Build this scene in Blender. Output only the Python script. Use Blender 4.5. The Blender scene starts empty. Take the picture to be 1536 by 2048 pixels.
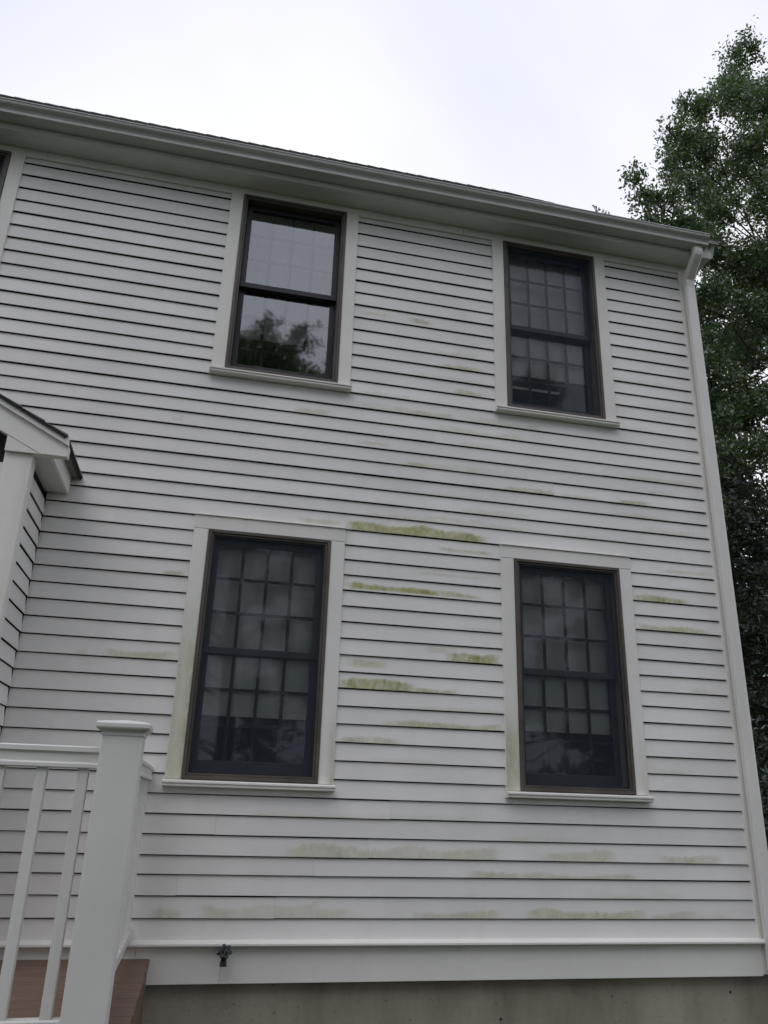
import bpy, bmesh, math, random
import numpy as np
from mathutils import Vector, Matrix, noise as mnoise

random.seed(7)
scene = bpy.context.scene
COL = scene.collection

# ------------------------------------------------------------------ camera
cam_data = bpy.data.cameras.new("camera")
cam = bpy.data.objects.new("camera", cam_data)
COL.objects.link(cam)
R = Matrix(((0.975310373, -0.102816743, -0.195444092),
            (-0.218886368, -0.332649635, -0.917296560),
            (0.029299039, 0.937428898, -0.346941823)))
cam.matrix_world = Matrix.Translation((1.026, -4.7711, 1.6)) @ R.to_4x4()
cam_data.sensor_fit = 'HORIZONTAL'
cam_data.sensor_width = 36.0
cam_data.lens = 1569.16 / 1536 * 36.0
cam_data.clip_start = 0.05
cam_data.clip_end = 2000
scene.camera = cam

# ------------------------------------------------------------------ sky: bright overcast
SUN_EL, SUN_AZ = math.radians(58), math.radians(215)   # azimuth clockwise from +Y
world = bpy.data.worlds.new("World")
scene.world = world
world.use_nodes = True
nt = world.node_tree
nt.nodes.clear()
out = nt.nodes.new('ShaderNodeOutputWorld')
bg = nt.nodes.new('ShaderNodeBackground')
sky = nt.nodes.new('ShaderNodeTexSky')
sky.sky_type = 'NISHITA'
sky.sun_disc = False
sky.sun_elevation = SUN_EL
sky.sun_rotation = SUN_AZ
tc = nt.nodes.new('ShaderNodeTexCoord')
nz = nt.nodes.new('ShaderNodeTexNoise')
nz.inputs['Scale'].default_value = 1.15
nz.inputs['Detail'].default_value = 5
nz.inputs['Roughness'].default_value = 0.5
nz.inputs['Distortion'].default_value = 0.5
ramp = nt.nodes.new('ShaderNodeValToRGB')
ramp.color_ramp.elements[0].position = 0.42
ramp.color_ramp.elements[0].color = (7.7, 8.0, 9.8, 1)
ramp.color_ramp.elements[1].position = 0.68
ramp.color_ramp.elements[1].color = (9.9, 10.0, 10.4, 1)
mix = nt.nodes.new('ShaderNodeMix')
mix.data_type = 'RGBA'
mix.inputs[0].default_value = 0.94
nt.links.new(tc.outputs['Generated'], nz.inputs['Vector'])
nt.links.new(nz.outputs['Fac'], ramp.inputs['Fac'])
nt.links.new(sky.outputs['Color'], mix.inputs[6])
nt.links.new(ramp.outputs['Color'], mix.inputs[7])
nt.links.new(mix.outputs[2], bg.inputs['Color'])
bg.inputs['Strength'].default_value = 0.1
nt.links.new(bg.outputs['Background'], out.inputs['Surface'])

# ------------------------------------------------------------------ sun (veiled)
sd = bpy.data.lights.new("sun", 'SUN')
sd.energy = 0.6
sd.angle = math.radians(40)
sd.color = (1.0, 0.97, 0.93)
sun = bpy.data.objects.new("sun", sd)
COL.objects.link(sun)
sdir = Vector((math.sin(SUN_AZ) * math.cos(SUN_EL), math.cos(SUN_AZ) * math.cos(SUN_EL), math.sin(SUN_EL)))
sun.rotation_euler = sdir.to_track_quat('Z', 'Y').to_euler()
sun.location = sdir * 40

vs = scene.view_settings
vs.view_transform = 'Standard'
vs.look = 'None'
vs.exposure = 0.12
vs.gamma = 1.0
vs.use_curve_mapping = False
scene.render.engine = 'CYCLES'
scene.cycles.max_bounces = 6
scene.cycles.transparent_max_bounces = 10
scene.render.resolution_x, scene.render.resolution_y = 768, 1024

# ------------------------------------------------------------------ materials
class NB:
    """small node builder"""
    def __init__(self, name):
        self.m = bpy.data.materials.new(name)
        self.m.use_nodes = True
        self.t = self.m.node_tree
        self.b = self.t.nodes['Principled BSDF']
        self.o = self.t.nodes['Material Output']
    def n(self, typ, **kw):
        nd = self.t.nodes.new(typ)
        for k, v in kw.items():
            setattr(nd, k, v)
        return nd
    def l(self, a, b):
        self.t.links.new(a, b)
    def noise(self, scale, detail=4, rough=0.55, coord='Object', stretch=None):
        c = self.n('ShaderNodeTexCoord')
        src = c.outputs[coord]
        if stretch:
            mp = self.n('ShaderNodeMapping')
            mp.inputs['Scale'].default_value = stretch
            self.l(src, mp.inputs['Vector'])
            src = mp.outputs['Vector']
        x = self.n('ShaderNodeTexNoise')
        x.inputs['Scale'].default_value = scale
        x.inputs['Detail'].default_value = detail
        x.inputs['Roughness'].default_value = rough
        self.l(src, x.inputs['Vector'])
        return x.outputs['Fac']
    def ramp(self, fac, stops):
        r = self.n('ShaderNodeValToRGB')
        e = r.color_ramp.elements
        while len(e) < len(stops):
            e.new(0.5)
        for el, (p, c) in zip(e, stops):
            el.position = p
            el.color = (*c, 1) if len(c) == 3 else c
        self.l(fac, r.inputs['Fac'])
        return r.outputs['Color']
    def mix(self, fac, a, b, blend='MIX'):
        x = self.n('ShaderNodeMix', data_type='RGBA', blend_type=blend)
        for i, v in ((0, fac), (6, a), (7, b)):
            if hasattr(v, 'is_linked') or hasattr(v, 'links'):
                self.l(v, x.inputs[i])
            else:
                x.inputs[i].default_value = v if i == 0 else (*v, 1)
        return x.outputs[2]
    def math(self, op, a, b=None):
        x = self.n('ShaderNodeMath', operation=op)
        for i, v in ((0, a), (1, b)):
            if v is None:
                continue
            if hasattr(v, 'links'):
                self.l(v, x.inputs[i])
            else:
                x.inputs[i].default_value = v
        return x.outputs[0]
    def bump(self, h, strength=0.2, dist=0.01):
        x = self.n('ShaderNodeBump')
        x.inputs['Strength'].default_value = strength
        x.inputs['Distance'].default_value = dist
        self.l(h, x.inputs['Height'])
        self.l(x.outputs['Normal'], self.b.inputs['Normal'])
    def set(self, rough=0.5, spec=0.3, metal=0.0, color=None):
        self.b.inputs['Roughness'].default_value = rough
        self.b.inputs['Specular IOR Level'].default_value = spec
        self.b.inputs['Metallic'].default_value = metal
        if color is not None:
            if hasattr(color, 'links'):
                self.l(color, self.b.inputs['Base Color'])
            else:
                self.b.inputs['Base Color'].default_value = (*color, 1)

def paint(name, base, var=0.05, rough=0.6, algae=True, grain=(1.0, 14.0, 40.0)):
    k = NB(name)
    lo = tuple(c * (1 - var * 1.6) for c in base)
    hi = tuple(min(1, c * (1 + var * .6)) for c in base)
    big = k.noise(1.7, 4, 0.6)
    col = k.ramp(big, [(0.3, lo), (0.7, hi)])
    oi = k.n('ShaderNodeObjectInfo')
    rv = k.math('ADD', k.math('MULTIPLY', oi.outputs['Random'], 0.09), 0.93)
    cmb = k.n('ShaderNodeCombineColor')
    for i in range(3):
        k.l(rv, cmb.inputs[i])
    col = k.mix(1.0, col, cmb.outputs[0], 'MULTIPLY')
    # faint run-off grime with a shape of its own
    run = k.noise(3.2, 5, 0.62, stretch=(1.0, 1.0, 0.35))
    grime = k.ramp(run, [(0.56, (0, 0, 0)), (0.80, (1, 1, 1))])
    col = k.mix(k.math('MULTIPLY', grime, 0.24), col, (0.50, 0.49, 0.41))
    if algae:
        at = k.n('ShaderNodeAttribute', attribute_name='algae')
        fine = k.noise(48, 7, 0.78, stretch=(1.0, 1.0, 0.5))
        f2 = k.ramp(fine, [(0.32, (0.48, 0.48, 0.48)), (0.62, (1, 1, 1))])
        fac = k.math('MULTIPLY', k.math('MULTIPLY', k.math('POWER', at.outputs['Fac'], 0.85), 1.28), f2)
        tone = k.noise(9, 4, 0.6)
        gcol = k.ramp(tone, [(0.32, (0.235, 0.245, 0.062)), (0.55, (0.345, 0.350, 0.120)), (0.75, (0.43, 0.43, 0.225))])
        f = k.n('ShaderNodeClamp')
        k.l(fac, f.inputs['Value'])
        f.inputs['Max'].default_value = 0.93
        col = k.mix(f.outputs[0], col, gcol)
        core = k.math('SUBTRACT', fac, 1.12)
        cc = k.n('ShaderNodeClamp')
        k.l(k.math('MULTIPLY', core, 2.6), cc.inputs['Value'])
        cc.inputs['Max'].default_value = 0.5
        col = k.mix(cc.outputs[0], col, (0.06, 0.062, 0.03))
    k.set(rough, 0.25, 0, col)
    g = k.noise(30, 5, 0.65, stretch=grain)
    k.bump(g, 0.10, 0.002)
    return k.m

M = {}
M['clap'] = paint('clapboard_paint', (0.770, 0.757, 0.722), grain=(0.6, 8, 10))
M['trim'] = paint('trim_paint', (0.83, 0.81, 0.758), var=0.04)
M['vinyl'] = paint('rail_vinyl', (0.765, 0.75, 0.70), var=0.06, rough=0.42)
M['gutter'] = paint('gutter_enamel', (0.50, 0.505, 0.47), var=0.08, rough=0.38, algae=False)
M['spout'] = paint('downspout_enamel', (0.79, 0.773, 0.722), var=0.04, rough=0.4, algae=False)
M['soffit'] = paint('soffit_paint', (0.68, 0.68, 0.63), var=0.08)

k = NB('bronze_frame')
n1 = k.noise(5, 4)
k.set(0.45, 0.35, 0, k.ramp(n1, [(0.3, (0.068, 0.060, 0.049)), (0.7, (0.112, 0.099, 0.082))]))
M['bronze'] = k.m
k = NB('dark_sash')
k.set(0.4, 0.35, 0, k.ramp(k.noise(6, 3), [(0.3, (0.018, 0.018, 0.022)), (0.7, (0.03, 0.03, 0.034))]))
M['sash'] = k.m

def glass(name, ior, tint):
    k = NB(name)
    tr = k.n('ShaderNodeBsdfTransparent')
    tr.inputs['Color'].default_value = (*tint, 1)
    gl = k.n('ShaderNodeBsdfGlossy')
    gl.inputs['Roughness'].default_value = 0.028
    gl.inputs['Color'].default_value = (0.92, 0.95, 1.0, 1)
    fr = k.n('ShaderNodeFresnel')
    fr.inputs['IOR'].default_value = ior
    mx = k.n('ShaderNodeMixShader')
    bp = k.n('ShaderNodeBump')
    bp.inputs['Strength'].default_value = 0.014
    bp.inputs['Distance'].default_value = 0.01
    k.l(k.noise(2.6, 2, 0.4), bp.inputs['Height'])
    k.l(bp.outputs[0], gl.inputs['Normal'])
    k.l(fr.outputs[0], mx.inputs[0])
    k.l(tr.outputs[0], mx.inputs[1])
    k.l(gl.outputs[0], mx.inputs[2])
    k.l(mx.outputs[0], k.o.inputs['Surface'])
    return k.m
M['glass'] = glass('window_glass', 1.54, (0.95, 0.98, 0.98))
M['glass_boosted'] = glass('boosted_mirror_glass', 2.55, (0.95, 0.97, 0.98))  # index raised well above plain glass to brighten the mirrored sky

k = NB('insect_screen')
tr = k.n('ShaderNodeBsdfTransparent')
df = k.n('ShaderNodeBsdfDiffuse')
df.inputs['Color'].default_value = (0.075, 0.092, 0.118, 1)
mx = k.n('ShaderNodeMixShader')
wv = k.math('ADD', k.math('MULTIPLY', k.noise(3, 4), 0.10), 0.20)
k.l(wv, mx.inputs[0])
k.l(tr.outputs[0], mx.inputs[1])
k.l(df.outputs[0], mx.inputs[2])
k.l(mx.outputs[0], k.o.inputs['Surface'])
M['screen'] = k.m

k = NB('shade_fabric')
k.set(0.9, 0.1, 0, k.ramp(k.noise(7, 4, stretch=(6, 1, 0.5)), [(0.3, (0.76, 0.78, 0.73)), (0.7, (0.86, 0.87, 0.83))]))
M['shade'] = k.m
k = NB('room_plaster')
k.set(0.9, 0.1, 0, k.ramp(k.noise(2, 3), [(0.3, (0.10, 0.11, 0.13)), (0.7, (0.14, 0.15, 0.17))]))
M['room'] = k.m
k = NB('sheathing_shade_dark')
k.set(0.9, 0.1, 0, k.ramp(k.noise(4, 3), [(0.3, (0.022, 0.021, 0.020)), (0.7, (0.035, 0.032, 0.030))]))  # near black: the shade between clapboard laps is put into this colour
M['sheath_shade'] = k.m

k = NB('foundation_concrete')
a = k.noise(2.2, 6, 0.65, stretch=(1, 1, 0.35))
col = k.ramp(a, [(0.3, (0.22, 0.19, 0.145)), (0.55, (0.34, 0.302, 0.24)), (0.75, (0.42, 0.378, 0.305))])
pit = k.noise(38, 3, 0.6)
col = k.mix(k.ramp(pit, [(0.66, (0, 0, 0)), (0.74, (0.8, 0.8, 0.8))]), col, (0.06, 0.055, 0.045))
k.set(0.92, 0.15, 0, col)
k.bump(k.noise(30, 6, 0.7), 0.35, 0.01)
M['concrete'] = k.m

k = NB('asphalt_shingle')
col = k.ramp(k.noise(60, 4, 0.7), [(0.3, (0.10, 0.096, 0.092)), (0.7, (0.26, 0.245, 0.23))])
rnd = k.n('ShaderNodeNewGeometry')
col = k.mix(0.35, col, k.ramp(rnd.outputs['Random Per Island'], [(0, (0.09, 0.088, 0.085)), (1, (0.32, 0.30, 0.28))]))
k.set(0.95, 0.1, 0, col)
k.bump(k.noise(120, 3, 0.7), 0.5, 0.004)
M['shingle'] = k.m
k = NB('black_flashing')
k.set(0.5, 0.3, 0, k.ramp(k.noise(9, 3), [(0.3, (0.012, 0.012, 0.013)), (0.7, (0.03, 0.03, 0.032))]))
M['black'] = k.m
k = NB('drip_edge')
k.set(0.5, 0.4, 0, k.ramp(k.noise(9, 3), [(0.3, (0.13, 0.135, 0.13)), (0.7, (0.19, 0.195, 0.19))]))
M['drip'] = k.m

k = NB('composite_decking')
g = k.noise(6, 6, 0.7, stretch=(0.7, 14, 14))
col = k.ramp(g, [(0.28, (0.105, 0.064, 0.043)), (0.55, (0.175, 0.112, 0.077)), (0.78, (0.23, 0.152, 0.11))])
k.set(0.6, 0.3, 0, col)
k.bump(g, 0.25, 0.004)
M['deck'] = k.m
k = NB('wood_framing')
k.set(0.8, 0.2, 0, k.ramp(k.noise(5, 5, 0.6, stretch=(6, 6, 0.6)), [(0.3, (0.12, 0.10, 0.06)), (0.7, (0.2, 0.17, 0.11))]))
M['frame_wood'] = k.m

k = NB('faucet_black')
k.set(0.35, 0.5, 0, k.ramp(k.noise(30, 3), [(0.3, (0.006, 0.010, 0.009)), (0.7, (0.016, 0.024, 0.021))]))
M['faucet'] = k.m
k = NB('dull_brass')
k.set(0.4, 0.5, 0.8, k.ramp(k.noise(30, 3), [(0.3, (0.20, 0.19, 0.15)), (0.7, (0.38, 0.36, 0.30))]))
M['brass'] = k.m

k = NB('lawn')
col = k.ramp(k.noise(0.9, 8, 0.7), [(0.3, (0.022, 0.032, 0.012)), (0.55, (0.037, 0.052, 0.018)), (0.75, (0.056, 0.062, 0.030))])
k.set(0.95, 0.1, 0, col)
k.bump(k.noise(40, 5, 0.8), 0.8, 0.03)
M['lawn'] = k.m

def bark(name, c0, c1):
    k = NB(name)
    g = k.noise(9, 6, 0.7, stretch=(1, 1, 0.18))
    k.set(0.95, 0.1, 0, k.ramp(g, [(0.3, c0), (0.7, c1)]))
    k.bump(g, 0.7, 0.04)
    return k.m
M['bark'] = bark('oak_bark', (0.035, 0.030, 0.025), (0.12, 0.105, 0.09))
M['bark2'] = bark('pine_bark', (0.03, 0.024, 0.02), (0.10, 0.08, 0.065))

def leafmat(name, c0, c1, c2):
    k = NB(name)
    gm = k.n('ShaderNodeNewGeometry')
    col = k.ramp(gm.outputs['Random Per Island'], [(0.0, c0), (0.6, c1), (1.0, c2)])
    big = k.noise(0.55, 3, 0.5)
    col = k.mix(k.math('MULTIPLY', big, 0.4), col, c0)
    df = k.n('ShaderNodeBsdfDiffuse')
    tl = k.n('ShaderNodeBsdfTranslucent')
    gl = k.n('ShaderNodeBsdfGlossy')
    gl.inputs['Roughness'].default_value = 0.42
    gl.inputs['Color'].default_value = (0.9, 0.95, 1, 1)
    k.l(col, df.inputs['Color'])
    k.l(k.mix(1.0, col, (1.0, 1.15, 0.5), 'MULTIPLY'), tl.inputs['Color'])
    m1 = k.n('ShaderNodeMixShader')
    m1.inputs[0].default_value = 0.46
    k.l(df.outputs[0], m1.inputs[1])
    k.l(tl.outputs[0], m1.inputs[2])
    m2 = k.n('ShaderNodeMixShader')
    m2.inputs[0].default_value = 0.08
    k.l(m1.outputs[0], m2.inputs[1])
    k.l(gl.outputs[0], m2.inputs[2])
    k.l(m2.outputs[0], k.o.inputs['Surface'])
    return k.m
M['leaf'] = leafmat('oak_leaf', (0.048, 0.086, 0.030), (0.095, 0.150, 0.050), (0.16, 0.215, 0.080))
M['needle'] = leafmat('hemlock_needle', (0.014, 0.028, 0.011), (0.028, 0.048, 0.018), (0.055, 0.080, 0.026))

# ------------------------------------------------------------------ builders
def link(name, me, mat, parent=None):
    if mat is not None and not me.materials:
        me.materials.append(mat)
    o = bpy.data.objects.new(name, me)
    COL.objects.link(o)
    if parent is not None:
        o.parent = parent
        o.matrix_parent_inverse = Matrix.Translation(-parent.location) if parent.type == 'EMPTY' else Matrix.Identity(4)
    return o

def thing(name, loc, label, cat, group=None):
    o = bpy.data.objects.new(name, None)
    o.empty_display_size = 0.3
    COL.objects.link(o)
    o.location = loc
    o['label'] = label
    o['category'] = cat
    if group:
        o['group'] = group
    return o

def tag(o, label, cat, group=None):
    o['label'] = label
    o['category'] = cat
    if group:
        o['group'] = group
    return o

class MB:
    def __init__(self):
        self.v = []
        self.f = []
    def box(self, x0, x1, y0, y1, z0, z1):
        i = len(self.v)
        self.v += [(x0, y0, z0), (x1, y0, z0), (x1, y1, z0), (x0, y1, z0), (x0, y0, z1), (x1, y0, z1), (x1, y1, z1), (x0, y1, z1)]
        self.f += [tuple(i + j for j in q) for q in ((0, 3, 2, 1), (4, 5, 6, 7), (0, 1, 5, 4), (1, 2, 6, 5), (2, 3, 7, 6), (3, 0, 4, 7))]
        return self
    def hexa(self, pts):
        """8 points, order as in box"""
        i = len(self.v)
        self.v += [tuple(p) for p in pts]
        self.f += [tuple(i + j for j in q) for q in ((0, 3, 2, 1), (4, 5, 6, 7), (0, 1, 5, 4), (1, 2, 6, 5), (2, 3, 7, 6), (3, 0, 4, 7))]
        return self
    def extrude(self, prof, fn, t0, t1):
        """closed profile [(a,b)..] swept from t0 to t1; fn(a,b,t)->xyz"""
        i = len(self.v)
        n = len(prof)
        self.v += [fn(a, b, t0) for a, b in prof] + [fn(a, b, t1) for a, b in prof]
        for j in range(n):
            k2 = (j + 1) % n
            self.f.append((i + j, i + k2, i + n + k2, i + n + j))
        self.f.append(tuple(i + j for j in reversed(range(n))))
        self.f.append(tuple(i + n + j for j in range(n)))
        return self
    def tube(self, pts, rads, seg=8):
        i0 = len(self.v)
        pts = [Vector(p) for p in pts]
        for j, p in enumerate(pts):
            d = (pts[min(j + 1, len(pts) - 1)] - pts[max(j - 1, 0)]).normalized()
            a = d.orthogonal().normalized() if j == 0 else (self._a - d * self._a.dot(d)).normalized()
            self._a = a
            b = d.cross(a)
            r = rads[j] if hasattr(rads, '__len__') else rads
            for s in range(seg):
                t = 2 * math.pi * s / seg
                self.v.append(tuple(p + a * (r * math.cos(t)) + b * (r * math.sin(t))))
        for j in range(len(pts) - 1):
            for s in range(seg):
                s2 = (s + 1) % seg
                self.f.append((i0 + j * seg + s, i0 + j * seg + s2, i0 + (j + 1) * seg + s2, i0 + (j + 1) * seg + s))
        self.f.append(tuple(i0 + s for s in reversed(range(seg))))
        e = i0 + (len(pts) - 1) * seg
        self.f.append(tuple(e + s for s in range(seg)))
        return self
    def build(self, name, mat, parent=None, bevel=0.0, smooth=False, seg=2):
        me = bpy.data.meshes.new(name)
        me.from_pydata(self.v, [], self.f)
        bm = bmesh.new()
        bm.from_mesh(me)
        bmesh.ops.recalc_face_normals(bm, faces=bm.faces)
        if bevel > 0:
            bmesh.ops.bevel(bm, geom=list(bm.edges), offset=bevel, segments=seg, profile=0.6, affect='EDGES', clamp_overlap=True)
        bm.to_mesh(me)
        bm.free()
        if smooth:
            for p in me.polygons:
                p.use_smooth = True
        me.update()
        return link(name, me, mat, parent)

def box(name, x0, x1, y0, y1, z0, z1, mat, parent, bevel=0.0):
    return MB().box(x0, x1, y0, y1, z0, z1).build(name, mat, parent, bevel)

# ------------------------------------------------------------------ measured courses (butt heights) and stains
ZK0 = -22
ZK = [0.9947, 1.1025, 1.2064, 1.3015, 1.4058, 1.5101, 1.6144, 1.7187, 1.823, 1.9273, 2.0342, 2.1386, 2.2426, 2.3406, 2.445,
      2.5475, 2.6497, 2.7496, 2.8496, 2.9503, 3.051, 3.1495, 3.2527, 3.3623, 3.4547, 3.5571, 3.655, 3.7542, 3.8544, 3.9516,
      4.0483, 4.1452, 4.2544, 4.3547, 4.4567, 4.5598, 4.6608, 4.7682, 4.8721, 4.9781, 5.0824, 5.1864, 5.2911, 5.3948, 5.4961,
      5.6074, 5.7109]
# x0, x1, course, low and high edge as share of the course, strength
STAINS = [(1.808, 2.74, 0, 0.1, 0.75, 1), (1.491, 1.751, 0, 0.2, 0.6, 0.35), (2.425, 2.791, -1, 0.2, 0.6, 0.4),
    (1.818, 2.42, -4, 0.15, 0.72, 1.25), (2.40, 2.699, -4, 0.15, 0.55, .85), (2.258, 2.718, -3, 0.5, 0.75, 0.25), (2.478, 2.818, -8, 0, 0.75, 0.9),
    (2.347, 2.527, -8, 0.5, 0.95, 0.35), (1.851, 2.092, -9, 0.35, 0.95, 0.5), (1.8, 2.262, -10, 0, 0.9, 0.85),
    (2.238, 2.543, -10, 0, 0.35, 0.7), (2.086, 2.828, -12, 0.05, 0.5, 0.55), (1.801, 2.181, -13, 0.05, 0.4, 0.45),
    (3.809, 4.22, -3, 0.05, 0.5, 0.8), (3.806, 4.358, -5, 0.05, 0.5, 0.6), (4.025, 4.437, -1, 0.2, 0.5, 0.22),
    (3.747, 3.987, 4, 0, 0.45, 0.6), (2.891, 3.264, 4, 0, 0.4, 0.45), (3.301, 3.607, 4, 0, 0.35, 0.3),
    (3.818, 4.388, 6, 0.1, 0.6, 0.22), (1.536, 2.802, -19, 0.05, 0.75, 0.3), (1.875, 2.464, -19, 0.05, 0.8, 0.25),
    (3.037, 3.539, -19, 0.1, 0.7, 0.3), (3.839, 4.251, -19, 0.05, 0.6, 0.4), (2.615, 3.111, -20, 0.0, 0.5, 0.35),
    (2.923, 3.661, -20, 0, 0.35, 0.35), (0.85, 1.008, -22, 0.05, 0.6, 0.45), (1.105, 1.918, -22, 0.1, 0.8, 0.22),
    (1.531, 1.751, -22, 0.1, 0.9, 0.25), (2.289, 2.794, -22, 0.05, 0.45, 0.35), (2.962, 3.709, -22, 0.05, 0.6, 0.45),
    (3.743, 4.049, -22, 0.05, 0.5, 0.4), (0.428, 0.818, -9, 0, 0.6, 0.45), (0.263, 0.331, -9, 0, 0.4, 0.2),
    (0.685, 0.803, -4, 0.05, 0.4, 0.5), (1.81, 2.047, 16, 0.3, 0.7, 0.3), (2.189, 2.349, 16, 0.2, 0.7, 0.45),
    (2.438, 2.753, 13, 0, 0.45, 0.45), (2.539, 2.75, 11, 0.05, 0.7, 0.6), (2.078, 2.513, 9, 0.05, 0.55, 0.35),
    (1.405, 1.643, 8, 0.1, 0.6, 0.3), (1.831, 2.067, 6, 0.2, 0.6, 0.28), (2.182, 2.359, 5, 0.05, 0.5, 0.4),
    (2.32, 2.725, 1, 0.3, 0.6, 0.2), (0.609, 0.688, 6, 0.3, 0.6, 0.2), (4.168, 4.355, -9, 0.1, 0.5, 0.2)]

STAINS = [(a, b, k, lo, hi, it + .04 if it < .5 else it) for a, b, k, lo, hi, it in STAINS]
_rs = random.Random(5)
for _ in range(46):                     # faint older growth, thickest on the damp middle of the wall
    _k = _rs.choice([-22, -21, -19, -18, -17, -14, -11, -7, -6, -2, 1, 2, 3, 5, 7, 8, 9, 10, 12, 14])
    _x = _rs.uniform(1.75, 4.1) if _k > -16 else _rs.uniform(.9, 4.1)
    STAINS.append((_x, min(4.42, _x + _rs.uniform(.15, .7)), _k, 0, _rs.uniform(.25, .6), _rs.uniform(.08, .2)))

def sstep(a, b, x):
    t = min(1, max(0, (x - a) / (b - a)))
    return t * t * (3 - 2 * t)

def algae_at(x, fz, k, x_off=0.0):
    s = 0.0
    for i, (x0, x1, kk, lo, hi, it) in enumerate(STAINS):
        if kk != k or x < x0 - .08 or x > x1 + .08:
            continue
        w = x1 - x0
        lo = -.4 if lo <= .1 else lo
        base = max(lo, 0)
        nx = mnoise.noise((x * 5.0, i * 3.7, 0.3))
        nf = mnoise.noise((x * 34.0, i * 1.7, fz * 3.0))
        edge = min(.07, w * .3)
        ex = sstep(x0 - edge * .5, x0 + edge, x + .02 * nf) * (1 - sstep(x1 - edge, x1 + edge * .5, x + .02 * nf))
        top = base + (hi - base) * (0.72 + 0.45 * nx + 0.12 * nf)
        top = max(top, base + .05)
        ez = (1 - sstep(top - .14, top + .06, fz)) * sstep(lo - .12, lo + .06, fz)
        # strength swells and fades along the run
        v = it * ex * ez * (0.78 + 0.42 * mnoise.noise((x * 9.0, i * 5.1, 2.2)) + 0.16 * nf)
        s = max(s, v)
    return max(0.0, s)

def clapboard(x0, x1, z0, z1, k, parent, fn, mat, tbot=0.0205, ttop=0.0085):
    """one beveled board; front face leans out to the butt. fn(along, out, z) maps to the world"""
    stained = fn is MAINFN and any(s[2] == k and s[0] - .08 < x1 and s[1] + .08 > x0 for s in STAINS)
    zt = z1 - 0.0056  # top edge held short, an open lap shaped to draw the shadow line
    tb = tbot + random.uniform(-.0012, .0012)
    lean = random.uniform(-.0018, .0018)
    if not stained:
        v = []
        for x, dz in ((x0, -lean), (x1, lean)):
            zz = z0 + dz
            v += [fn(x, -.004, zz + .020), fn(x, tb - .004, zz + .019), fn(x, tb - .003, zz), fn(x, tb - .0015, zz), fn(x, tb, zz + .002), fn(x, ttop, zt), fn(x, -.004, zt)]
        f = [(i, i + 1, i + 8, i + 7) for i in range(6)] + [(6, 5, 4, 3, 2, 1, 0), (7, 8, 9, 10, 11, 12, 13)]
        me = bpy.data.meshes.new('clapboard')
        me.from_pydata(v, [], f)
        me.update()
        return link('clapboard', me, mat, parent)
    nx = max(2, int((x1 - x0) / 0.011))
    rows = [0, .06, .14, .22, .31, .40, .49, .58, .68, .79, .9, 1.0]
    v, f, a = [], [], []
    h = z1 - z0
    for i in range(nx + 1):
        x = x0 + (x1 - x0) * i / nx
        dz = -lean + 2 * lean * i / nx
        zz = z0 + dz
        v += [fn(x, -.004, zz + .020), fn(x, tb - .004, zz + .019), fn(x, tb - .003, zz), fn(x, tb - .0015, zz)]
        a += [0, 0] + [algae_at(x, 0, k)] * 2
        for r in rows:
            z = z0 + dz + .002 + (zt - z0 - .002) * (r)
            v.append(fn(x, tb + (ttop - tb) * r, z))
            a.append(algae_at(x, r, k))
    m = len(rows) + 4
    for i in range(nx):
        for j in range(m - 1):
            f.append((i * m + j, i * m + j + 1, (i + 1) * m + j + 1, (i + 1) * m + j))
    f.append(tuple(reversed(range(m))))
    f.append(tuple(nx * m + j for j in range(m)))
    me = bpy.data.meshes.new('clapboard')
    me.from_pydata(v, [], f)
    at = me.attributes.new('algae', 'FLOAT', 'POINT')
    at.data.foreach_set('value', a)
    me.update()
    return link('clapboard', me, mat, parent)

MAINFN = lambda a, o, z: (a, -o, z)

# ------------------------------------------------------------------ ground
g = MB()
n = 24
S = 700.0
me = bpy.data.meshes.new('ground')
vv = [(-S + 2 * S * i / n, -S + 2 * S * j / n, 0.0) for j in range(n + 1) for i in range(n + 1)]
ff = [(j * (n + 1) + i, j * (n + 1) + i + 1, (j + 1) * (n + 1) + i + 1, (j + 1) * (n + 1) + i) for j in range(n) for i in range(n)]
me.from_pydata(vv, [], ff)
ground = link('ground', me, M['lawn'])
ground['kind'] = 'structure'

# ------------------------------------------------------------------ the house
HX0, HX1 = -3.2, 4.56        # wall ends
HD = 8.2                     # depth
house = thing('house', (0.7, 0, 0), 'two storey house clad in white clapboards with bronze windows', 'house')
WW, WH = 0.766, 1.471
WINS = [  # x of frame, bottom of frame, upper?, screen?, pane label
    (0.930, 1.690, False, True, 'ground floor window nearer the entry porch, leaves mirrored in its screened glass'),
    (2.937, 1.690, False, True, 'ground floor window nearer the downspout, dark behind its screen'),
    (0.913, 4.293, True, False, 'upper window mirroring pale sky, without an insect screen'),
    (2.925, 4.293, True, True, 'upper window nearer the downspout, dark behind its screen'),
    (-1.456, 4.293, True, True, 'upper window cut off by the left edge of the photo')]
CW = 0.091

# structural wall with the window openings left open
wall = None
mb = MB()
xs = sorted({HX0, HX1} | {w[0] for w in WINS} | {w[0] + WW for w in WINS})
zs = sorted({0.70, 5.84} | {w[1] for w in WINS} | {w[1] + (WH if not w[2] else 1.474) for w in WINS})
for i in range(len(xs) - 1):
    for j in range(len(zs) - 1):
        cx, cz = (xs[i] + xs[i + 1]) / 2, (zs[j] + zs[j + 1]) / 2
        if any(w[0] < cx < w[0] + WW and w[1] < cz < w[1] + 1.474 for w in WINS):
            continue
        mb.box(xs[i], xs[i + 1], 0.002, 0.13, zs[j], zs[j + 1])
wall = mb.build('wall', M['sheath_shade'], house)

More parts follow.
